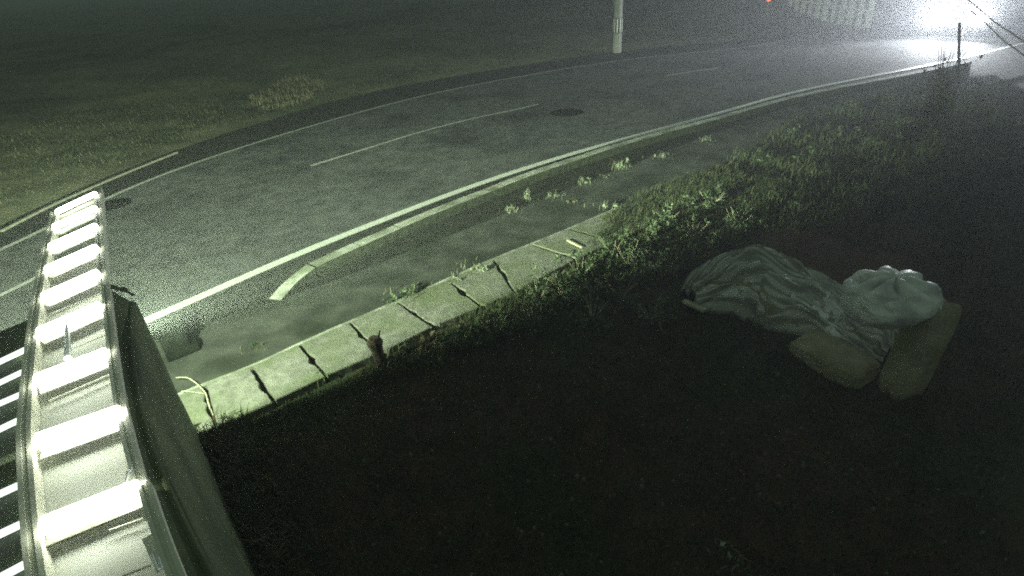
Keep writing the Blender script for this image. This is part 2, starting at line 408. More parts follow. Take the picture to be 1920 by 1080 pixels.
railp(RP3, .055, .10, ZF + .04).build('rail', M['rail'], fr)
railp(LP, .065, .10, ZF).build('rail', M['rail'], fr)
tubes = [((105, 398), (179, 363), .026), ((99, 427), (179, 390), .03), ((92, 464), (180, 424), .032), ((85, 507), (181, 464), .033), ((78, 559), (184, 512), .035),
         ((69, 626), (190, 574), .037), ((64, 716), (203, 662), .042), ((66, 832), (228, 775), .05), ((74, 990), (262, 915), .043)]
for a, b, r in tubes:
    A = at(*a, ZF + .02); B = at(*b, ZF + .02); d = (B - A)
    q = MB(); q.tube([A, A + d * .02, A + d * .05, A + d * .5, B - d * .03, B], [r * .25, r * .7, r, r, r, r * .9], 14); q.build('light_tube', M['tube'], fr, smooth=True)
    # reflector channel behind each tube
    n = Vector((-d.y, d.x, 0)).normalized() * .055; z = Vector((0, 0, -.075)); q = MB()
    q.hexa([A - n + z, B - n + z, B + n + z, A + n + z], [A - n + z * .85, B - n + z * .85, B + n + z * .85, A + n + z * .85]); q.build('reflector', M['kerb'], fr)
# back plate (tray) below the tubes
q = MB(); lp = spline([at(x + 8, y, ZF) for x, y in [(84, 470), (66, 570), (52, 690), (44, 800), (48, 900), (56, 1000), (68, 1090), (84, 1180)]], 4); rp = spline([at(x, y, ZF) for x, y in [(186, 430), (192, 530), (202, 600), (215, 700), (238, 815), (265, 905), (330, 1080), (372, 1180)]], 4)
dz = Vector((0, 0, -.11))
for a, b in zip(lp, rp): q.v += [tuple(a + dz), tuple(b + dz), tuple(a + dz * 1.12), tuple(b + dz * 1.12)]
for i in range(len(lp) - 1): j = 4 * i; q.f += [(j, j + 1, j + 5, j + 4), (j + 2, j + 6, j + 7, j + 3)]
q.build('back_plate', M['plate'], fr)
# thin cross wires and small fittings of the frame
for a, b in [((92, 590), (196, 548)), ((85, 676), (205, 625)), ((92, 752), (212, 700)), ((205, 995), (268, 973)), ((230, 1080), (282, 1060))]:
    q = MB(); q.tube([at(*a, ZF - .07), at(*b, ZF - .07)], .006, 6); q.build('wire', M['rail'], fr)
q = MB(); q.tube([at(127, 672, ZF + .02), at(125, 610, ZF + .03)], [.022, .012], 8); q.build('bracket', M['slat'], fr)
q = MB(); q.tube([at(243, 918, ZF + .03), at(236, 905, ZF + .05), at(240, 885, ZF + .06), at(247, 878, ZF + .05)], .007, 6); q.build('hook', M['slat'], fr)
q = MB(); q.beam(at(278, 1004, ZF + .01), at(300, 1052, ZF + .01), .05, .03); q.build('hinge_plate', M['plate'], fr)
q = MB(); q.tube([at(284, 1040, ZF + .04), at(296, 1072, ZF + .05), at(303, 1066, ZF + .04), at(296, 1045, ZF + .04)], .006, 6); q.build('latch_wire', M['slat'], fr)

# side panel, torn at its far upper corner
sp = empty('side_panel', at(370, 820, 0), 'tall dark green side panel with torn top edge under the light frame', 'panel')
top_px = [(200, 536), (207, 534), (218, 537), (226, 541), (232, 539), (239, 543), (243, 552), (249, 556), (253, 553)]
P1 = at(368, 822, 0) + Vector((0, 0, 1.47))
near_top = [at(x, y, ZF - .02) for x, y in [(215, 700), (238, 815), (270, 905), (300, 990), (335, 1080), (376, 1180)]]
footF = at(368, 822, 0)
q = MB()
edge_top = [at(x, y, ZF - .03) for x, y in top_px]
# the panel is two sheets: the top flap towards the rail and the hanging face
base = at(203, 600, ZF - .04)
flap = [base] + edge_top + [at(262, 572, 1.40)]
rows = 14; cols = 18
tops = spline([P1] + [at(x, y, ZF - .06) for x, y in [(245, 620), (252, 700), (270, 790), (300, 880), (345, 980), (395, 1080), (450, 1180)]], 3)
nt_ = len(tops)
dirn = Vector((.60, -.80, 0)).normalized()
for i, p in enumerate(tops):
    dist = (p - P1).to_2d().length
    ft = footF + dirn * dist
    for j in range(rows + 1):
        t = j / rows; b = p.lerp(ft, t); b = b + Vector((.8, .6, 0)) * (.012 * noise.noise(b * 3.1)) 
        q.v.append(tuple(b))
for i in range(nt_ - 1):
    for j in range(rows): k = i * (rows + 1) + j; q.f.append((k, k + rows + 1, k + rows + 2, k + 1))
o = q.build('face', M['panel'], sp, smooth=True); s = o.modifiers.new('thickness', 'SOLIDIFY'); s.thickness = .02; s.offset = -1
q = MB(); railtop = spline([at(x, y, ZF - .02) for x, y in [(202, 540), (208, 620), (220, 700), (243, 815), (272, 905), (305, 990), (338, 1080), (378, 1180)]], 3)
strip = [edge_top[-1]] + tops[1:]
n = min(len(railtop), len(tops))
for i in range(n): q.v += [tuple(railtop[i]), tuple(tops[i] + Vector((0, 0, .0)))]
for i in range(n - 1): q.f.append((2 * i, 2 * i + 1, 2 * i + 3, 2 * i + 2))
q.add([railtop[0]] + edge_top[1:], [tuple(range(len(edge_top)))])
o = q.build('torn_flap', M['panel'], sp); s = o.modifiers.new('thickness', 'SOLIDIFY'); s.thickness = .008
mb = empty('dark_box', at(325, 660, 0), 'small dark box on the ground beside the far edge of the green panel', 'box')  # stepped dark shape built from plain boxes
c = at(326, 640, .15); a = math.atan2(.8, -.6)
q = MB(); q.box(c, (.30, .26, .30), a); q.build('housing', M['dark'], mb, bevel=.01)
q = MB(); q.box(c + Vector((0, 0, .16)), (.34, .30, .03), a); q.build('lid', M['dark'], mb, bevel=.005)
q = MB(); q.box(c + Vector((.17, .03, -.09)), (.14, .10, .10), a); q.build('side_block', M['dark'], mb, bevel=.008)
q = MB(); q.beam(at(338, 765, .30), at(350, 800, .12), .05, .012); q.build('name_plate', M['wood'], sp)

q = MB(); q.tube(tops, .016, 8); q.build('edge_bead', M['panel'], sp, smooth=True)
# slatted screen left of the frame
ss = empty('slatted_screen', at(10, 850, 0), 'dark screen with thin bright slats left of the light frame', 'screen')
q = MB(); zz = 1.36
P4 = [at(-260, 730, zz), at(52, 600, zz), at(45, 800, zz), at(60, 1000, zz), at(90, 1190, zz), at(-260, 1300, zz)]
q.add(P4 + [p + Vector((0, 0, -.02)) for p in P4], [(0, 1, 2, 3, 4, 5), (11, 10, 9, 8, 7, 6)] + [(i, (i + 1) % 6, (i + 1) % 6 + 6, i + 6) for i in range(6)]); q.build('backing', M['backing'], ss)
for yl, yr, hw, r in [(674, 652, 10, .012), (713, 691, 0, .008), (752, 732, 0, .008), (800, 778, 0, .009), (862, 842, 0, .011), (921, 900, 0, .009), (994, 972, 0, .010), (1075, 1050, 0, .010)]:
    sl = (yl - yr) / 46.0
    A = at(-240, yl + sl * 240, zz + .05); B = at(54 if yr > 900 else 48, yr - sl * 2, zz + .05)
    q = MB(); q.beam(A, B, r * 2.2, .03); q.build('slat', M['strip'] if r != .011 else M['rail'], ss)  # slats shine by added emission, one is plain rail metal

# ---------------------------------------------------------------- unseen lamp added under the frame, standing in for its tubes' light
def lamp(name, typ, loc, energy, col, **k):
    L = bpy.data.lights.new(name, typ); L.energy = energy; L.color = col
    for a, b in k.items(): setattr(L, a, b)
    o = bpy.data.objects.new(name, L); C.objects.link(o); o.location = loc; return o
_c = at(370, 820); _d = (at(700, 678) - _c).normalized(); LX = _c - _d * .30; LX.z = 1.20
fl = lamp('added_frame_lamp', 'POINT', LX, 1000.0, (.80, 1.0, .65), shadow_soft_size=.05)  # added point source, no visible fixture, strength shaped by angle
fl.data.use_nodes = True; t = fl.data.node_tree; em = t.nodes['Emission']
tc = t.nodes.new('ShaderNodeTexCoord'); sp_ = t.nodes.new('ShaderNodeSeparateXYZ'); t.links.new(tc.outputs['Normal'], sp_.inputs[0])
ab = t.nodes.new('ShaderNodeMath'); ab.operation = 'ABSOLUTE'; t.links.new(sp_.outputs[2], ab.inputs[0])
mx = t.nodes.new('ShaderNodeMath'); mx.operation = 'MAXIMUM'; t.links.new(ab.outputs[0], mx.inputs[0]); mx.inputs[1].default_value = .13
pw = t.nodes.new('ShaderNodeMath'); pw.operation = 'POWER'; t.links.new(mx.outputs[0], pw.inputs[0]); pw.inputs[1].default_value = -2.15
ml = t.nodes.new('ShaderNodeMath'); ml.operation = 'MULTIPLY'; t.links.new(pw.outputs[0], ml.inputs[0]); ml.inputs[1].default_value = .165
mr = t.nodes.new('ShaderNodeMapRange'); mr.inputs['From Min'].default_value = -.06; mr.inputs['From Max'].default_value = .10; mr.inputs['To Min'].default_value = 1; mr.inputs['To Max'].default_value = .04
t.links.new(sp_.outputs[2], mr.inputs['Value']); m2 = t.nodes.new('ShaderNodeMath'); m2.operation = 'MULTIPLY'; t.links.new(mr.outputs[0], m2.inputs[0]); t.links.new(ml.outputs[0], m2.inputs[1]); ml = m2
t.links.new(ml.outputs[0], em.inputs['Strength'])

# ---------------------------------------------------------------- utility pole
base = at(1157, 98); t = empty('utility_pole', base, 'grey concrete pole with a black and white reflective band beyond the road', 'utility pole')
q = MB(); q.tube([base + Vector((0, 0, -.3)), base + Vector((0, 0, 9))], [.19, .13], 24); q.build('shaft', M['pole'], t, smooth=False)
def zat(px, py, b):
    d = fw * F_PX + r2 * (px - 960) - u2 * (py - 540); k = (b.x * d.x + b.y * d.y) / (d.x ** 2 + d.y ** 2); return H + d.z * k
z1, z2 = zat(1157, 61, base), zat(1157, 33, base)
q = MB(); q.tube([base + Vector((0, 0, z1)), base + Vector((0, 0, z2))], .196, 24); q.build('reflective_band', M['band'], t)
to = (EYE - base); a0 = math.atan2(to.y, to.x)
for k in range(-3, 5):
    a = a0 + k * .62 - .1; q = MB(); c = base + Vector((math.cos(a), math.sin(a), 0)) * .196 + Vector((0, 0, (z1 + z2) / 2))
    q.box(c, (.012, .045, (z2 - z1) * .92), a); q.build('stripe', M['stripe'], t)

# ---------------------------------------------------------------- vegetation generators
def blades(name, P, n_each, h, spread, wd, m, parent=None, droop=.5):
    """many thin grass blades around points P (array x,y,z)"""
    P = np.asarray(P); K = len(P) * n_each; base = np.repeat(P, n_each, 0).astype(float)
    base[:, :2] += rng.normal(0, spread, (K, 2)); a = rng.uniform(0, 2 * np.pi, K); hh = h * rng.uniform(.4, 1.25, K); ln = hh * rng.uniform(.1, droop * 2, K)
    w_ = wd * rng.uniform(.6, 1.4, K); dx, dy = np.cos(a), np.sin(a); sx, sy = -dy * w_, dx * w_
    v = np.zeros((K, 5, 3)); v[:, 0] = base + np.c_[sx, sy, np.full(K, -.02)]; v[:, 1] = base - np.c_[sx, sy, np.full(K, .02)]
    mid = base + np.c_[dx * ln * .35, dy * ln * .35, hh * .62]; v[:, 2] = mid - np.c_[sx, sy, sx * 0] * .8; v[:, 3] = mid + np.c_[sx, sy, sx * 0] * .8
    v[:, 4] = base + np.c_[dx * ln, dy * ln, hh * (1 - .25 * rng.uniform(0, 1, K))]
    i = np.arange(K) * 5; me = bpy.data.meshes.new(name); me.vertices.add(K * 5); me.vertices.foreach_set('co', v.ravel())
    loops = np.concatenate([np.c_[i, i + 1, i + 2, i + 3], ], 0).ravel(); tl = np.c_[i + 3, i + 2, i + 4].ravel()
    me.loops.add(len(loops) + len(tl)); me.loops.foreach_set('vertex_index', np.r_[loops, tl].astype('i4'))
    me.polygons.add(2 * K); st = np.r_[np.arange(K) * 4, 4 * K + np.arange(K) * 3]; me.polygons.foreach_set('loop_start', st.astype('i4'))
    me.update(calc_edges=True); me.validate(); return link(name, me, m, parent)
def leaves(name, cen, n, rx, ry, rz, size, m, parent=None, upright=.3):
    """a cloud of leaf-shaped quads clustered on short sprays"""
    ns = max(6, n // 14); spr = rng.normal(0, .45, (ns, 3)); spr[:, 2] = np.abs(spr[:, 2]) * 1.1
    s = spr[rng.integers(0, ns, n)] + rng.normal(0, .10, (n, 3)); c = np.array(cen) + s * np.array([rx, ry, rz]); c[:, 2] = np.maximum(c[:, 2], cen[2] + .01)
    d = rng.normal(0, 1, (n, 3)); d[:, 2] += upright; d /= np.linalg.norm(d, axis=1)[:, None]; e = np.cross(d, rng.normal(0, 1, (n, 3))); e /= np.linalg.norm(e, axis=1)[:, None]
    L = size * rng.uniform(.5, 1.4, n)[:, None]; v = np.stack([c - d * L, c + e * L * .35, c + d * L, c - e * L * .35], 1)
    me = bpy.data.meshes.new(name); me.from_pydata(v.reshape(-1, 3).tolist(), [], (np.arange(n)[:, None] * 4 + np.arange(4)).tolist()); me.update(); return link(name, me, m, parent)
def scatter(poly_px, n, z=0.0, jitter=0):
    """random ground points inside the ground footprint of an outline"""
    Q = np.array([[at(x, y).x, at(x, y).y] for x, y in poly_px]); lo, hi = Q.min(0), Q.max(0); out = []
    while len(out) < n:
        p = rng.uniform(lo, hi, (n * 3, 2)); ins = np.zeros(len(p), bool); j = len(Q) - 1
        for i in range(len(Q)):
            c = ((Q[i, 1] > p[:, 1]) != (Q[j, 1] > p[:, 1])) & (p[:, 0] < (Q[j, 0] - Q[i, 0]) * (p[:, 1] - Q[i, 1]) / (Q[j, 1] - Q[i, 1] + 1e-12) + Q[i, 0]); ins ^= c; j = i
        out += p[ins].tolist()
    p = np.array(out[:n]); return np.c_[p, ground_z(p)]

# near-side grass field to the right (cannot be counted)
P = scatter([(1240, 420), (1330, 330), (1500, 215), (1700, 160), (1860, 140), (1990, 200), (1990, 1000), (1700, 480), (1500, 440)], 5200)
tag(blades('grass', P, 11, .11, .07, .006, M['grass']), 'rough low grass covering the dark bank', 'grass', kind='stuff')
P = scatter([(380, 840), (700, 700), (900, 640), (1250, 560), (1850, 600), (1900, 1120), (420, 1120)], 5500)
tag(blades('grass', P, 7, .065, .08, .004, M['grass']), 'thin sparse grass on the shaded soil', 'grass', kind='stuff')
P = scatter([(400, 822), (520, 765), (700, 690), (740, 690), (700, 720), (520, 800), (410, 850)], 420)
tag(blades('grass', P, 7, .05, .05, .004, M['grass']), 'short green grass fringe along the lower edge of the slabs', 'grass', kind='stuff')
P = scatter([(0, 400), (180, 325), (480, 225), (860, 132), (1150, 88), (1400, 66), (1400, 30), (900, 40), (400, 130), (0, 300)], 9000)
tag(blades('grass', P, 6, .09, .14, .008, M['grass']), 'dim grass verge beyond the far edge line', 'grass', kind='stuff')
P = scatter([(470, 190), (560, 160), (620, 170), (560, 200), (500, 212)], 160)
tag(blades('dry_grass', P, 8, .16, .10, .008, M['brown']), 'pale dry grass patch on the far verge', 'grass', kind='stuff')
P = scatter([(700, 690), (905, 590), (1150, 475), (1300, 400), (1420, 330), (1480, 380), (1300, 520), (1150, 560), (900, 655), (720, 725)], 2600)
tag(blades('grass', P, 8, .13, .06, .005, M['grass']), 'matted low grass below the slab row', 'grass', kind='stuff')
_f = footF + dirn * 1.0; P = np.array([[*(footF + dirn * k + Vector((.8, .6, 0)) * rng.uniform(.02, .35)).to_2d(), 0] for k in rng.uniform(-.05, 3.2, 420)]); P[:, 2] = ground_z(P[:, :2])
tag(blades('grass', P, 8, .22, .06, .005, M['grass']), 'taller grass growing along the foot of the green panel', 'grass', kind='stuff')
P = scatter([(1130, 415), (1200, 372), (1290, 335), (1380, 315), (1400, 350), (1300, 410), (1180, 452), (1110, 470)], 900); P[:, 2] = np.maximum(P[:, 2], .0)
tag(blades('grass', P, 8, .14, .05, .005, M['grass']), 'grass growing over the far end of the slab row', 'grass', kind='stuff')
# undergrowth along the slabs, leafy
und = [((800, 655), .24, .18), ((865, 640), .25, .2), ((930, 620), .28, .26), ((1000, 610), .3, .28), ((1060, 560), .3, .3), ((1010, 560), .28, .26), ((1110, 600), .3, .3), ((1090, 520), .3, .3),
       ((1160, 560), .35, .34), ((1180, 500), .35, .36), ((1220, 600), .28, .3), ((1150, 470), .32, .32), ((1215, 450), .3, .3), ((1240, 520), .3, .3), ((1250, 410), .3, .25), ((1300, 440), .32, .25), ((1330, 380), .35, .25), ((1380, 420), .32, .25), ((1290, 380), .3, .2)]
for k, ((x, y), rr, hh) in enumerate(und):
    c = at(x, y + 10); c.z = gz(c.x, c.y); t = empty('weed_bush', c, 'low leafy weed bush in the overgrown patch between slabs and cloth heap', 'bush', 'weed bushes below the slabs')
    leaves('foliage', (c.x, c.y, c.z), 420, rr, rr, hh, .030, M['leaf'] if k else M['brown'], t)
    q = MB()
    for j in range(7):
        a = random.uniform(0, 6.28); q.tube([c, c + Vector((math.cos(a) * rr * .3, math.sin(a) * rr * .3, hh * .5)), c + Vector((math.cos(a) * rr * .6, math.sin(a) * rr * .6, hh * random.uniform(.7, 1.15)))], [.006, .004, .002], 5)
    q.build('stem', M['twig'], t)
# weeds with labels of their own
def weed(px, z, n, r, h, m, label, name='weed', group=None, leaf=.022):
    c = at(*px, z); t = empty(name, c, label, 'weed', group or 'weeds growing along kerb and slabs')
    leaves('foliage', tuple(c), n, r, r, h, leaf, m, t, .8)
    blades('leaves', np.array([[c.x, c.y, c.z]]), 9 + int(n / 5), h * 1.1, r * .5, .003, m, t)
    blades('dry_blades', np.array([[c.x, c.y, c.z]]), 12 + int(n / 6), h * .5, r * 1.1, .004, M['brown'], t, droop=1.6)  # drooping dry grass blades around the weed
K = [((957, 398), 'pale weed tuft at the left end of the gutter row'), ((988, 374), 'upright pale weed close under the kerb'), ((1040, 372), 'spreading pale weed in the gutter'), ((1098, 343), 'flat whitish weed in the middle of the gutter row'),
     ((1132, 334), 'small thin weed between two pale gutter tufts'), ((1166, 318), 'tallest bright weed below the kerb'), ((1240, 295), 'round pale weed near the right end of the kerb'), ((1325, 265), 'greyish weed farthest along the kerb')]
for k, (p, l) in enumerate(K): weed(p, -.02, [110, 50, 90, 130, 24, 100, 80, 60][k], [.12, .07, .17, .20, .08, .12, .13, .16][k], [.10, .20, .09, .07, .06, .24, .13, .10][k], M['pale'], l, leaf=[.014, .018, .013, .016, .012, .02, .016, .014][k])
weed((1075, 378), 0, 26, .08, .03, M['brown'], 'flat yellowish leaves lying beside the gutter weeds')
weed((770, 553), .03, 150, .17, .10, M['leaf'], 'bright green leafy weed on the slab edge', leaf=.03)
weed((735, 566), .03, 40, .10, .05, M['leaf'], 'small green weed left of the bright leafy one')
weed((890, 506), .03, 120, .20, .08, M['pale'], 'pale grey weed mat on the slab edge')
weed((850, 520), .03, 60, .14, .05, M['pale'], 'thin whitish weed trailing left of the grey weed mat')
weed((1145, 390), .03, 90, .16, .10, M['pale'], 'pale weed at the far end of the slab edging')
weed((372, 616), 0, 26, .10, .05, M['pale'], 'tiny pale sprigs on the pavement beside the dark box')
weed((480, 650), 0, 20, .10, .05, M['leaf'], 'tiny faint sprig on the pavement above the lit slabs')
weed((1372, 1062), 0, 60, .10, .12, M['pale'], 'faint pale sprig at the bottom of the dark soil')
weed((790, 668), 0, 90, .14, .16, M['brown'], 'brown dry weed right of the stump')
weed((600, 705), .02, 50, .14, .06, M['leaf'], 'short green weed hanging over the slab edge left of the stump')
# tall weed by the headlights
c = at(1762, 178); c.z = gz(c.x, c.y); t = empty('tall_bush', c, 'tall dark weedy bush standing in front of the headlights', 'bush')
leaves('foliage', tuple(c), 900, .45, .45, .7, .05, M['dleaf'], t); q = MB()
for j in range(9): a = random.uniform(0, 6.28); q.tube([c, c + Vector((math.cos(a) * .2, math.sin(a) * .2, .7)), c + Vector((math.cos(a) * .35, math.sin(a) * .35, 1.3))], [.015, .01, .004], 5)
q.build('stem', M['bark'], t)
for k, (x, y) in enumerate([(1600, 215), (1660, 190), (1700, 235), (1830, 215), (1880, 250), (1560, 255), (1480, 260), (1650, 290), (1760, 300), (1840, 330), (1520, 330), (1420, 300), (1600, 380), (1700, 400), (1460, 390)]):
    c = at(x, y); c.z = gz(c.x, c.y); t = empty('grass_clump', c, 'ragged clump of long grass rising from the dark bank', 'grass clump', 'grass clumps on the bank')
    blades('leaves', np.array([[c.x, c.y, c.z]]), 260, .25, .22, .008, M['grass'], t); leaves('foliage', tuple(c), 160, .35, .35, .30, .03, M['leaf'], t)

# ---------------------------------------------------------------- stump
c = at(716, 690); c.z = gz(c.x, c.y); t = empty('tree_stump', c, 'small dark broken stump at the lower edge of the slabs', 'stump')
q = MB(); q.tube([c + Vector((0, 0, -.05)), c + Vector((.0, 0, .08)), c + Vector((-.01, .01, .22)), c + Vector((-.02, .01, .33)), c + Vector((-.02, .01, .38))], [.09, .065, .06, .085, .05], 9)
q.tube([c + Vector((.02, 0, .35)), c + Vector((.06, .01, .46))], [.02, .008], 6); q.build('trunk', M['bark'], t)
q = MB(); q.tube([c + Vector((.02, 0, .02)), c + Vector((.12, .03, .10)), c + Vector((.17, .04, .06))], [.04, .03, .015], 7); q.build('root', M['bark'], t)

# small stones and clods scattered on the dark soil
P = scatter([(420, 860), (700, 730), (1250, 640), (1500, 720), (1850, 620), (1900, 1120), (420, 1120)], 420); q = MB()
for x, y, z in P:
    r = random.uniform(.006, .026); v = [Vector((x + r * math.cos(a) * random.uniform(.7, 1.2), y + r * math.sin(a) * random.uniform(.7, 1.2), z)) for a in (0, 1.25, 2.5, 3.7, 5)]
    q.add(v + [p + Vector((0, 0, r * random.uniform(.6, 1))) + (Vector((x, y, z)) - p) * .4 for p in v], [(5, 6, 7, 8, 9)] + [(i, (i + 1) % 5, (i + 1) % 5 + 5, i + 5) for i in range(5)])
tag(q.build('gravel', M['kerbd']), 'small stones and clods scattered on the dark soil', 'stones', kind='stuff')
# sticks, string, twig
q = MB(); q.beam(at(1064, 449, .075), at(1092, 463, .075), .035, .02); tag(q.build('stick', M['wood']), 'short pale stick lying on a far slab', 'stick')
q = MB(); q.beam(at(1282, 562, .10), at(1322, 580, .10), .07, .03); tag(q.build('wood_offcut', M['wood']), 'short pale plank at the left foot of the cloth heap', 'plank')
q = MB(); q.tube(spline([at(330, 708, .06), at(350, 708, .09), at(366, 717, .08), at(378, 728, .075), at(386, 738, .06)], 5), .006, 6); q.tube(spline([at(340, 733, .07), at(360, 735, .07), at(384, 738, .06)], 4), .004, 6)
q.tube(spline([at(386, 738, .06), at(392, 760, .06), at(400, 780, .056)], 4), .007, 6)
tag(q.build('string', M['string']), 'loose pale string looped on the first slab beside the panel', 'string')
q = MB(); zt = 1.0; q.tube([at(344, 884, zt), at(346, 925, zt), at(350, 955, zt)], .003, 5); q.tube(spline([at(348, 930, zt), at(365, 922, zt), at(384, 924, zt)], 4), .003, 5)
q.tube(spline([at(350, 953, zt), at(362, 942, zt), at(368, 930, zt)], 4), .003, 5); q.tube(spline([at(285, 905, ZF - .1), at(303, 916, ZF - .15), at(320, 950, zt + .1), at(345, 975, zt)], 4), .002, 5)
tag(q.build('dry_twig', M['twig']), 'thin dry twig caught on the dark green panel', 'twig')

# ---------------------------------------------------------------- cloth heap, sacks
def heap():
    sp_px = [(1292, 560), (1350, 545), (1420, 545), (1490, 565), (1560, 595), (1620, 625), (1680, 655)]
    S = spline([at(x, y + 6, .05) for x, y in sp_px], 12); N = normals(S); n = len(S); cols = 90; vs = []; uv = []
    for i, (p, nn) in enumerate(zip(S, N)):
        u = i / (n - 1); wd = (.10 + .52 * math.sin(min(1, u * 2.2 + .08) * math.pi / 2 if u < .45 else math.pi / 2) * (1 - .55 * max(0, (u - .4) / .6)))
        hh = .40 * (math.sin(math.pi * min(1, u * 1.7 + .06)) if u < .29 else 1) * (1 - .62 * max(0, (u - .3) / .7)) + .03
        if u > .96: hh *= .5; wd *= .8
        for j in range(cols + 1):
            v = j / cols * 2 - 1; w_ = wd * (1 + .12 * noise.noise(Vector((u * 7, v * 2, 3))))
            prof = max(0, 1 - abs(v) ** 2.4) ** .55; wob = noise.noise(Vector((u * 2.4, v * 1.3, 0)))
            rid = lambda fu, fv, sd: (1 - abs(noise.noise(Vector((u * fu + v * .8, v * fv + wob * 1.6 + u * 1.4, sd)))) * 2.6)
            fold = .11 * rid(2.2, 3.4, 1) + .07 * rid(4.5, 8.0, 5) + .03 * rid(11, 15, 8)
            z = hh * prof * (1 + .35 * noise.noise(Vector((u * 5, v * 2.5, 9)))) + fold * (.25 + .75 * prof) * (1 - .4 * u) * (1 if abs(v) < .97 else 0)
            q_ = p + nn * (v * w_) + Vector((noise.noise(Vector((u * 9, v * 5, 2))), noise.noise(Vector((u * 9, v * 5, 7))), 0)) * .06; vs.append((q_.x, q_.y, gz0 + max(-.03, z - .02))); uv.append((u * 2, v + wob * .12))
    fs = [(i * (cols + 1) + j, (i + 1) * (cols + 1) + j, (i + 1) * (cols + 1) + j + 1, i * (cols + 1) + j + 1) for i in range(n - 1) for j in range(cols)]
    me = bpy.data.meshes.new('striped_cloth_heap'); me.from_pydata(vs, [], fs); me.update(); L = me.uv_layers.new(name='UVMap')
    for lp_ in me.loops: L.data[lp_.index].uv = uv[lp_.vertex_index]
    root = link('cloth_heap', me, M['cloth'], smooth=True)
    g = lambda u, v: Vector(vs[int(max(0, min(.999, u)) * (n - 1)) * (cols + 1) + int(max(0, min(.999, v)) * cols)])
    rs = random.Random(5)
    for k in range(13):
        u0 = rs.uniform(.0, .7); v0 = rs.uniform(.12, .85); du = rs.uniform(.18, .42); dv = rs.uniform(-.35, .35); m_ = 26; b = MB(); wd = rs.uniform(.012, .035)
        for i in range(m_ + 1):
            t = i / m_; p = g(u0 + du * t, v0 + dv * t + .05 * math.sin(t * 5 + k)); q = g(u0 + du * t, v0 + dv * t + .05 * math.sin(t * 5 + k) + wd * 2 * math.sin(math.pi * min(1, t * 1.3 + .1)) ** .5 + .01)
            hlf = .015 + .03 * abs(noise.noise(Vector((t * 4, k, 0)))); b.v += [tuple(p + Vector((0, 0, .004))), tuple((p + q) / 2 + Vector((0, 0, hlf))), tuple(q + Vector((0, 0, .004)))]
        for i in range(m_): j = 3 * i; b.f += [(j, j + 3, j + 4, j + 1), (j + 1, j + 4, j + 5, j + 2)]
        b.build('torn_strip', M['sackw'] if k % 3 else M['sackt'], root, smooth=True)
    return root
gz0 = gz(*at(1480, 580).to_2d())
tag(heap(), 'crumpled heap of striped cloth sheeting on the dark soil', 'cloth heap')
def lump(name, c, rx, ry, rz, ang, m, folds=0, seed=0, box=2.0, parent=None, lean=(0, 0)):
    bm = bmesh.new(); bmesh.ops.create_uvsphere(bm, u_segments=128, v_segments=72, radius=1)
    for v in bm.verts:
        p = v.co.copy(); k = (abs(p.x) ** box + abs(p.y) ** box + abs(p.z) ** box) ** (-1 / box); p *= k
        a = math.atan2(p.y, p.x); r_ = math.hypot(p.x, p.y)
        if folds:
            f = abs(math.sin(a * 3.5 + seed + 1.8 * noise.noise(p * 1.3))) ** .6
            top = max(0, p.z) * min(1, r_ * 3); p *= 1 - folds * (1 - f) * (.35 + .9 * top); p.z -= .35 * max(0, .3 - r_) * (p.z > 0)
        rg = lambda fq, sd: 1 - 2.4 * abs(noise.noise(p * fq + Vector((sd, seed, 0))))
        p *= 1 + .10 * noise.noise(p * 1.4 + Vector((seed, 0, 0))) + .030 * rg(2.6, 3) + .018 * rg(6, 11)
        q_ = Matrix.Rotation(ang, 3, 'Z') @ Vector((p.x * rx, p.y * ry, p.z * rz)); q_.x += lean[0] * (p.z + 1) * rz; q_.y += lean[1] * (p.z + 1) * rz; v.co = Vector(c) + q_
    me = bpy.data.meshes.new(name); bm.to_mesh(me); bm.free(); return link(name, me, m, parent, smooth=True)
b = at(1688, 742); b.z = gz(b.x, b.y)
zt = zat(1690, 590, b)
lump('tan_sack', b + Vector((0, .05, zt * .5)),   .155, .15, zt * .60, .35, M['sackt'], .0, 2, 4.0, lean=(.14, .05))['label'] = 'tall tan sack standing upright under the white sack'
bpy.data.objects['tan_sack']['category'] = 'sack'
w_c = at(1668, 556, zt + .12)
o = lump('white_sack', w_c, .38, .32, .21, .2, M['sackw'], .30, 1, 2.3); tag(o, 'rounded white plastic sack with gathered folds on top', 'sack')
b2 = at(1562, 672, .08); dv = at(1605, 728) - at(1480, 658); fa = math.atan2(dv.y, dv.x)
o = lump('flat_sack', b2, .36, .22, .11, fa, M['sackt'], .0, 5, 4.5); tag(o, 'flat yellowish tan sack tucked under the striped cloth', 'sack')

# ---------------------------------------------------------------- car with its headlights on
hd = at(1803, 34, .68); hd2 = at(1838, 62, .62); 
cr = Vector((hd.x, hd.y, 0)); ax = Vector((-.78, -.62, 0)).normalized(); side = Vector((-ax.y, ax.x, 0))
car = empty('car', cr - ax * 2.0, 'oncoming car with dazzling white headlights at the far bend', 'car')
wdv = 1.72; hl = [cr + side * s for s in (-.68, .68)]
def cv(x, y, z): return cr + ax * (x + .12) + side * y + Vector((0, 0, z))
prof = [(0, .35), (.02, .62), (-.1, .82), (-1.05, .98), (-1.75, 1.42), (-3.1, 1.46), (-3.9, 1.05), (-4.2, .95), (-4.25, .4)]
q = MB(); n = len(prof)
for s, k in ((-1, .94), (1, .94)): q.v += [tuple(cv(x, s * wdv / 2 * (k if z > 1.2 else 1), z)) for x, z in prof]
q.f += [tuple(range(n)), tuple(range(2 * n - 1, n - 1, -1))] + [(i, i + n, (i + 1) % n + n, (i + 1) % n) for i in range(n)]
q.build('body', M['carp'], car, bevel=.04)
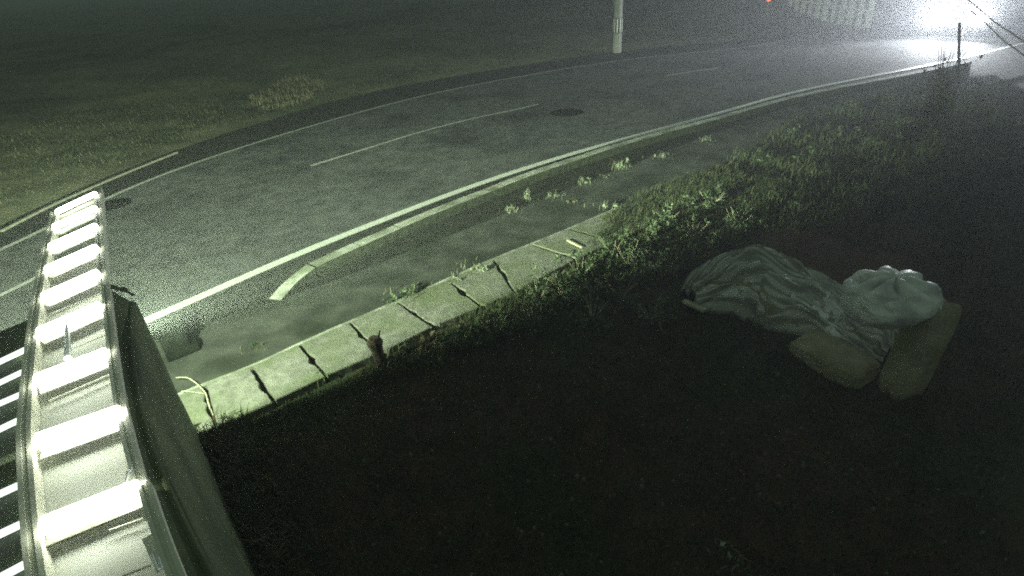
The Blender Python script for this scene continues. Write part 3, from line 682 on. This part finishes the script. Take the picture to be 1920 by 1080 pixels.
q = MB(); q.add([cv(-1.04, -.70, 1.0), cv(-1.04, .70, 1.0), cv(-1.70, .62, 1.41), cv(-1.70, -.62, 1.41)], [(0, 1, 2, 3)]); o = q.build('windscreen', M['glass'], car); o.location += Vector((0, 0, .012)) + ax * .03
for x in (-.8, -3.4):
    for s in (-1, 1):
        q = MB(); c = cv(x, s * (wdv / 2 - .08), .32); q.tube([c - side * .1, c + side * .1], .32, 24); wh = q.build('wheel', M['rubber'], car)
        q = MB(); q.tube([c - side * .11, c + side * .11], .20, 20); r_ = q.build('rim', M['rim'], car); mw = r_.matrix_world.copy(); r_.parent = wh
        r_.matrix_parent_inverse = wh.matrix_parent_inverse.inverted() if False else Matrix.Identity(4)
q = MB(); q.box(cv(.04, 0, .50), (.04, .5, .12), math.atan2(ax.y, ax.x)); q.build('number_plate', M['plate'], car)
q = MB(); q.box(cv(.03, 0, .70), (.05, .8, .10), math.atan2(ax.y, ax.x)); q.build('grille', M['band'], car)
for s in (-1, 1):
    c = cv(.0, s * .66, .68); q = MB(); q.tube([c - ax * .02, c + ax * .04, c + ax * .06], [.11, .11, .06], 20); q.build('headlight', M['head'], car)
    L = lamp('headlight_beam', 'SPOT', c + ax * .10, 5000 if s < 0 else 4600, (.90, .95, 1.0), spot_size=R(150), spot_blend=1.0, shadow_soft_size=.08)
    tgt = Vector((-1.0, 11.0, 17)); L.rotation_euler = (tgt - L.location).to_track_quat('-Z', 'Y').to_euler()

# marker post between the lights, cables, pale wall, red lamp
b = at(1797, 160); t = empty('marker_post', b, 'thin dark post standing in front of the headlights', 'post')
dr = fw * F_PX + r2 * (1799 - 960) - u2 * (45 - 540); tp = EYE + dr * ((b - EYE).dot(fw) / F_PX)
q = MB(); q.tube([b + (b - tp) * .1, tp], .035, 12); q.build('shaft', M['dark'], t); q = MB(); q.tube([tp, tp + (tp - b).normalized() * .05], [.045, .02], 12); q.build('cap', M['dark'], t)
for k, (a_, b_) in enumerate([(((1822, 5), 2.2), ((1925, 82), 2.0)), (((1850, 45), 1.9), ((1925, 108), 1.8))]):
    A = at(*a_[0], a_[1]); B = at(*b_[0], b_[1]); d = B - A; P = [A - d * .6 + Vector((0, 0, .0)), A, A + d * .5 - Vector((0, 0, .03)), B, B + d * 1.5]
    q = MB(); q.tube(spline(P, 6), .012, 8); tag(q.build('cable', M['cable']), ['upper thin bright cable slanting past the headlights', 'lower thin bright cable slanting past the headlights'][k], 'cable', 'cables beside the headlights')
# pale fence of upright boards beyond the road
t = empty('board_fence', at(1545, 40), 'pale upright board fence beyond the far side of the bend', 'fence')
def on_ground(x, y):
    p = at(x, y)
    for _ in range(12): p = at(x, y, gz(p.x, p.y))
    return p
A = on_ground(1478, 26); B = on_ground(1625, 54); d = B - A
for k in range(11):
    p = A + d * (k / 10); q = MB(); q.box((p.x, p.y, p.z + .55), (.30 + .08 * (k % 3), .04, 1.6 + .1 * (k % 2)), math.atan2(d.y, d.x)); q.build('board', M['wall'], t)
q = MB(); q.beam(A + Vector((0, -.06, .8)), B + Vector((0, -.06, .8)), .04, .08); q.build('rail', M['wall'], t)
b = on_ground(1437, 30); t = empty('warning_lamp', b, 'dim red warning lamp on a post beyond the road', 'lamp')
q = MB(); q.tube([b, b + Vector((0, 0, .75))], .04, 10); q.build('post', M['pole'], t); q = MB(); q.tube([b + Vector((0, 0, .75)), b + Vector((0, 0, .80)), b + Vector((0, 0, .95)), b + Vector((0, 0, 1.0))], [.06, .10, .10, .03], 14); q.build('lens', M['redlamp'], t, smooth=True)

# ---------------------------------------------------------------- night fog
q = MB(); q.hexa([(-620, -70, -6), (620, -70, -6), (620, 920, -6), (-620, 920, -6)], [(-620, -70, 12), (620, -70, 12), (620, 920, 12), (-620, 920, 12)])
hz = q.build('haze', bpy.data.materials.new('fog')); m = hz.data.materials[0]; m.use_nodes = True; t = m.node_tree
t.nodes.remove(t.nodes['Principled BSDF']); pv = t.nodes.new('ShaderNodeVolumePrincipled'); pv.inputs['Color'].default_value = (.93, .95, 1, 1); pv.inputs['Density'].default_value = .009
pv.inputs['Anisotropy'].default_value = .4
t.links.new(pv.outputs[0], t.nodes['Material Output'].inputs['Volume']); tag(hz, 'thin night fog over the road', kind='stuff')
